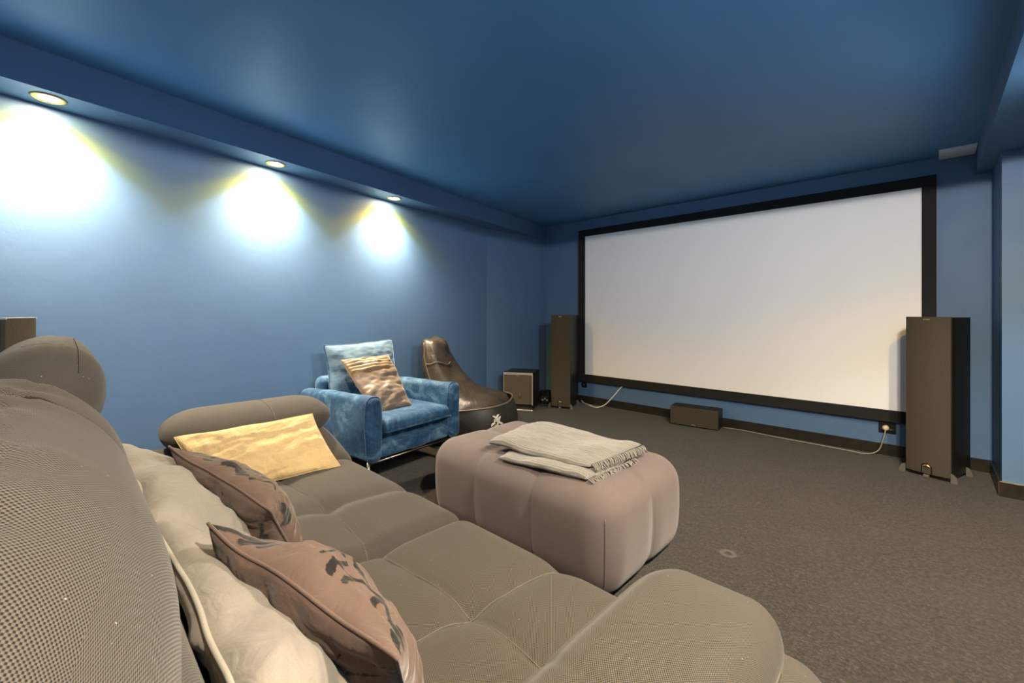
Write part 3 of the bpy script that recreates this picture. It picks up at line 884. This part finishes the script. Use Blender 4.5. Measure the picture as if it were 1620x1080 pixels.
for (px, py) in ((ox0, oy0), (ox1, oy0), (ox1, oy1), (ox0, oy1)):
    sx_ = -1 if px < -1.4 else 1; sy_ = -1 if py < 1.7 else 1
    stitch(ott, oV, oF, [(px + sx_ * .3, py + sy_ * .3, zz) for zz in np.linspace(.045, .335, 20)], .0032, MAT['ott_seam'], OT, (-sx_ * .7071, -sy_ * .7071, 0), 'corner_seam')
for fx in (ox0 + .14, ox1 - .14):
    for fy in (oy0 + .12, oy1 - .12):
        lathe('foot', [(.022, 0), (.022, .036)], MAT['black'], ott, 12, at=(fx - OT[0], fy - OT[1], 0))

# folded blanket: one long knitted throw folded over itself
bl = empty('blanket', (-1.29, 1.68, oz), 0, 'folded oatmeal ribbed knit blanket lying on the ottoman', 'blanket')
BO = np.array((-1.29, 1.68, oz))
def slab(name, c, th, seed, wr=.006):
    o = pillow(name, [np.array(q) - BO for q in c], th, MAT['blanket'], 44, .5, .0, wr, seed, None, bl, flat=9, warp=.012)
    return o
def wav(name, c, z, th, amp, seed):
    o = slab(name, [(x, y, z + dz) for (x, y, dz) in c], th, seed)
    me = o.data
    for v in me.vertices:
        x, y = v.co.x, v.co.y
        v.co.z += amp * math.sin(x * 9 + seed) * .6 + amp * math.sin(y * 14 + seed * 2) * .4 - .10 * max(0, abs(y - .06) - .17) ** 1.5
    return o
wav('lower_fold', [(-1.475, 1.425, -.006), (-1.0, 1.468, -.006), (-.985, 1.86, 0), (-1.50, 1.86, 0)], oz + .016, .020, .006, 1.)
wav('top_fold', [(-1.575, 1.462, -.002), (-1.02, 1.525, 0), (-.985, 1.915, .004), (-1.60, 1.90, .004)], oz + .050, .021, .009, 3.7)
# fringe tassels along the right end
for i in range(34):
    t = i / 33; x = -1.017 + .036 * t; y = 1.535 + .378 * t
    p = np.array((x, y, oz + .052)) - BO
    tube('tassel', smoothpath([tuple(p), tuple(p + (.014, random.uniform(-.006, .006), -.008)), tuple(p + (.020 + random.uniform(-.004, .006), random.uniform(-.01, .01), -.026))], 3), .0036, MAT['blanket'], bl, 5)
for i in range(30):
    t = i / 29; x = -.992 + .005 * t; y = 1.475 + .36 * t
    p = np.array((x, y, oz + .008)) - BO
    tube('tassel', smoothpath([tuple(p), tuple(p + (.012, random.uniform(-.006, .006), 0)), tuple(p + (.022 + random.uniform(-.004, .006), random.uniform(-.01, .01), -.010))], 3), .0036, MAT['blanket'], bl, 5)

# ================================================================== ARMCHAIR
ch = empty('armchair', (-2.455, 1.660, 0), math.radians(8), 'blue velvet armchair with slim arms and a loose back cushion', 'armchair')
CW, CD = .80, .82                               # local: +x is the front, y across
def cpart(name, lo, hi, rv, step, seg, fn=None, mat='velvet'):
    V, Fc, UV = puff(lo, hi, rv, step, seg, fn)
    return obj(name, V, Fc, MAT[mat], ch, (0, 0, 0), UV)
def arm_fn(P, N):
    Q = P.copy()
    w = np.array([nz(p, 5., 2.) for p in P])
    Q += N * (w * .012 + .010 * np.abs(N[:, 1]) * np.sin(np.clip((P[:, 2] - .2) / .4, 0, 1) * PI))[:, None]
    Q[:, 2] -= .02 * np.clip((-.35 - P[:, 0]) / .4, 0, 1) * np.clip((P[:, 2] - .3) / .3, 0, 1)
    return Q
for s in (-1, 1):
    y0, y1 = (-CW / 2, -CW / 2 + .105) if s < 0 else (CW / 2 - .105, CW / 2)
    a = cpart('arm', (-CD, y0, .205), (0, y1, .605), (.05, .045, .045), .03, 5, arm_fn)
    me = a.data; bv = BVHTree.FromPolygons([tuple(v.co) for v in me.vertices], [tuple(p.vertices) for p in me.polygons]); ring = []
    yc, zc = (y0 + y1) / 2, .405
    for k in range(72):                         # welt round the front edge of the arm
        t = 2 * PI * k / 72; dy_, dz_ = .0525 * math.cos(t), .2 * math.sin(t)
        mx = max(abs(dy_) / .0525, abs(dz_) / .2); p = Vector((-.030, yc + dy_ / mx * 1.6, zc + dz_ / mx * 1.6))
        q = Vector((-.030, yc + dy_ / mx * .3, zc + dz_ / mx * .8)); h = bv.ray_cast(p, (q - p).normalized())
        if h[0] is not None: ring.append(tuple(h[0]))
    tube('piping', ring, .0055, MAT['velvet'], a, 6, True)
def seat_c(P, N):
    Q = P.copy(); u = (P[:, 0] + .64) / .62; v = P[:, 1] / .29
    up = np.clip(N[:, 2], 0, 1)
    Q[:, 2] += .022 * up * np.clip(1 - v * v, 0, 1) * np.clip(np.sin(np.clip(u, 0, 1) * PI), 0, 1)
    return Q
sc = cpart('seat_cushion', (-.66, -.293, .355), (.006, .293, .450), (.055, .03, .0475), .03, 5, seat_c)
tube('piping', [(.004, y, .378) for y in np.linspace(-.285, .285, 9)], .006, MAT['velvet'], sc, 6)
cpart('seat_support', (-CD + .06, -.290, .30), (-.085, .290, .356), .01, .06, 3)
cpart('seat_base', (-CD + .06, -.293, .215), (-.025, .293, .305), .02, .06, 3)
cpart('back', (-CD + .005, -.293, .21), (-CD + .135, .293, .66), (.05, .05, .05), .04, 4)
bc = pillow('back_cushion', [(-.585, .305, .44), (-.585, -.290, .44), (-.655, -.300, .885), (-.655, .285, .905)][::-1], .085, MAT['velvet_light'], 40, .45, .05, .012, 12., None, ch, welt=MAT['velvet'], welt_r=.005)
bc['label'] = 'pale blue velvet back cushion'
for sx_, sy_ in ((-.05, -.37), (-.05, .37), (-.76, -.37), (-.76, .37)):
    tube('leg', [(sx_, sy_, 0), (sx_, sy_, .21)], .011, MAT['chrome'], ch, 10)
for sy_ in (-.37, .37):
    tube('runner', [(-.76, sy_, .012), (-.05, sy_, .012)], .010, MAT['chrome'], ch, 8)
tube('stretcher', [(-.05, -.37, .195), (-.05, .37, .195)], .010, MAT['chrome'], ch, 8)
# satin scatter cushion on the chair
def pin(u, v, side): return .011 * abs(math.sin((v - .42) * 27)) if v > .42 else .012 * nz((u * .7 + v * .9, v * 2.4 - u * 1.2, side), 1.4, 5.) + .006 * math.sin(26 * v) * max(0., -u - .55)
def R8(p):
    a = math.radians(8); return (-2.455 + p[0] * math.cos(a) - p[1] * math.sin(a), 1.66 + p[0] * math.sin(a) + p[1] * math.cos(a), p[2])
tc = pillow('scatter_cushion', [R8((-.20, -.22, .452)), R8((-.17, .07, .470)), R8((-.46, .10, .800)), R8((-.475, -.285, .795))], .055, MAT['tan'], 56, .45, .03, .012, 15., None, welt=MAT['tan'], welt_r=.003, pleats=pin)
tag(tc, 'tan satin cushion with a pleated band leaning in the blue armchair', 'cushion')

# ================================================================== BEAN BAG
BG = (-3.01, 2.56, 0.)
bag = empty('bean_bag', BG, 0, 'dark brown leatherette bean bag chair with a tall peaked back', 'bean bag')
FD = math.atan2(.62, .78)                       # way the seat faces
fdx, fdy = math.cos(FD), math.sin(FD)
prof = [  # z, shift along facing dir, radius along, radius across
    (.003, .02, .33, .34), (.012, .02, .375, .385), (.08, .02, .40, .41), (.18, .015, .405, .415), (.27, .0, .395, .405), (.33, -.02, .375, .39),
    (.365, -.05, .335, .36), (.385, -.095, .285, .335), (.42, -.140, .235, .310), (.50, -.185, .185, .285), (.58, -.235, .155, .265), (.66, -.275, .135, .245),
    (.74, -.305, .118, .225), (.80, -.318, .108, .205), (.85, -.325, .098, .190), (.875, -.328, .080, .165), (.888, -.33, .045, .10)]
NS = 64; V = []; Fc = []
for i, (z, sh, ra, rc) in enumerate(prof):
    for k in range(NS):
        a = 2 * PI * k / NS
        ca, sa = math.cos(a), math.sin(a)
        sq = 1. / (abs(ca) ** 2.6 + abs(sa) ** 2.6) ** (1 / 2.6)
        u = sh + ra * ca * sq; w = rc * sa * sq
        x = fdx * u - fdy * w; y = fdy * u + fdx * w
        wv = (.16 - abs(nz((x, y, z * .7), 4.2, 1.))) * .13 + (.15 - abs(nz((x, y, z), 9., 4.))) * .05
        env = min(1, z / .06)
        # front of the pouch rises into a padded rim
        zz = z
        if .26 < z < .40: zz += .02 * max(0, ca)
        V.append((x * (1 + wv * env * 1.2), y * (1 + wv * env * 1.2), zz + wv * .5 * env))
for i in range(len(prof) - 1):
    for k in range(NS):
        k2 = (k + 1) % NS; Fc.append([i * NS + k, i * NS + k2, (i + 1) * NS + k2, (i + 1) * NS + k])
Fc.append(list(range(NS - 1, -1, -1))); Fc.append([(len(prof) - 1) * NS + k for k in range(NS)])
body = obj('cover', V, Fc, MAT['bag'], bag)
# dark lower skirt and its pale piping
V2 = []; F2 = []; rows = [.004, .05, .10, .16, .22, .28, .315]
def ring_pt(a, z, off):
    zs = [p[0] for p in prof]; sh = np.interp(z, zs, [p[1] for p in prof]); ra = np.interp(z, zs, [p[2] for p in prof]); rc = np.interp(z, zs, [p[3] for p in prof])
    ca, sa = math.cos(a), math.sin(a); sq = 1. / (abs(ca) ** 2.6 + abs(sa) ** 2.6) ** (1 / 2.6)
    u = sh + (ra + off) * ca * sq; w = (rc + off) * sa * sq
    return (fdx * u - fdy * w, fdy * u + fdx * w)
def rise(a): return .035 * max(0., math.cos(a))
for j, z in enumerate(rows):
    for k in range(NS):
        a = 2 * PI * k / NS; x, y = ring_pt(a, z, .018)
        V2.append((x, y, z * (1 + rise(a) / .315)))
for j in range(len(rows) - 1):
    for k in range(NS):
        k2 = (k + 1) % NS; F2.append([j * NS + k, j * NS + k2, (j + 1) * NS + k2, (j + 1) * NS + k])
F2.append(list(range(NS - 1, -1, -1)))
sk = obj('skirt', V2, F2, MAT['bag_dark'], bag); sk['label'] = 'dark lower panel'
tube('piping', [(*ring_pt(2 * PI * k / NS, .315, .024), .317 + rise(2 * PI * k / NS)) for k in range(NS)], .0075, MAT['bag_pipe'], bag, 6, True)
# seams up the peaked back
def back_pt(a, z, off=.004):
    x, y = ring_pt(a, z, off); wv = (.16 - abs(nz((x, y, z * .7), 4.2, 1.))) * .13 + (.15 - abs(nz((x, y, z), 9., 4.))) * .05
    return (x * (1 + wv * 1.2), y * (1 + wv * 1.2), z + wv * .5)
tube('seam', [back_pt(math.radians(-118), z) for z in np.linspace(.40, .86, 22)], .005, MAT['bag_pipe'], bag, 6)
tube('seam', [back_pt(math.radians(q), .69) for q in np.linspace(-118, -20, 16)], .004, MAT['bag_pipe'], bag, 6)
# white mark on the skirt
la = math.radians(-52); lx, ly = ring_pt(la, .17, .022)
cx_, cy_ = ring_pt(la, .17, 1.)
ld_ = math.atan2(cy_ - ly, cx_ - lx)
M4 = Matrix.Translation((lx, ly, .215)) @ Matrix.Rotation(ld_ + PI / 2, 4, 'Z') @ Matrix.Rotation(PI / 2, 4, 'X') @ Matrix.Rotation(.35, 4, 'Z')
text_mesh('emblem', 'eX', .085, MAT['thread'], bag, M4, .002, .004)
M4b = M4 @ Matrix.Translation((.012, .034, 0)) @ Matrix.Rotation(-.2, 4, 'Z')
text_mesh('emblem', 'X', .07, MAT['thread'], bag, M4b, .002, .004)
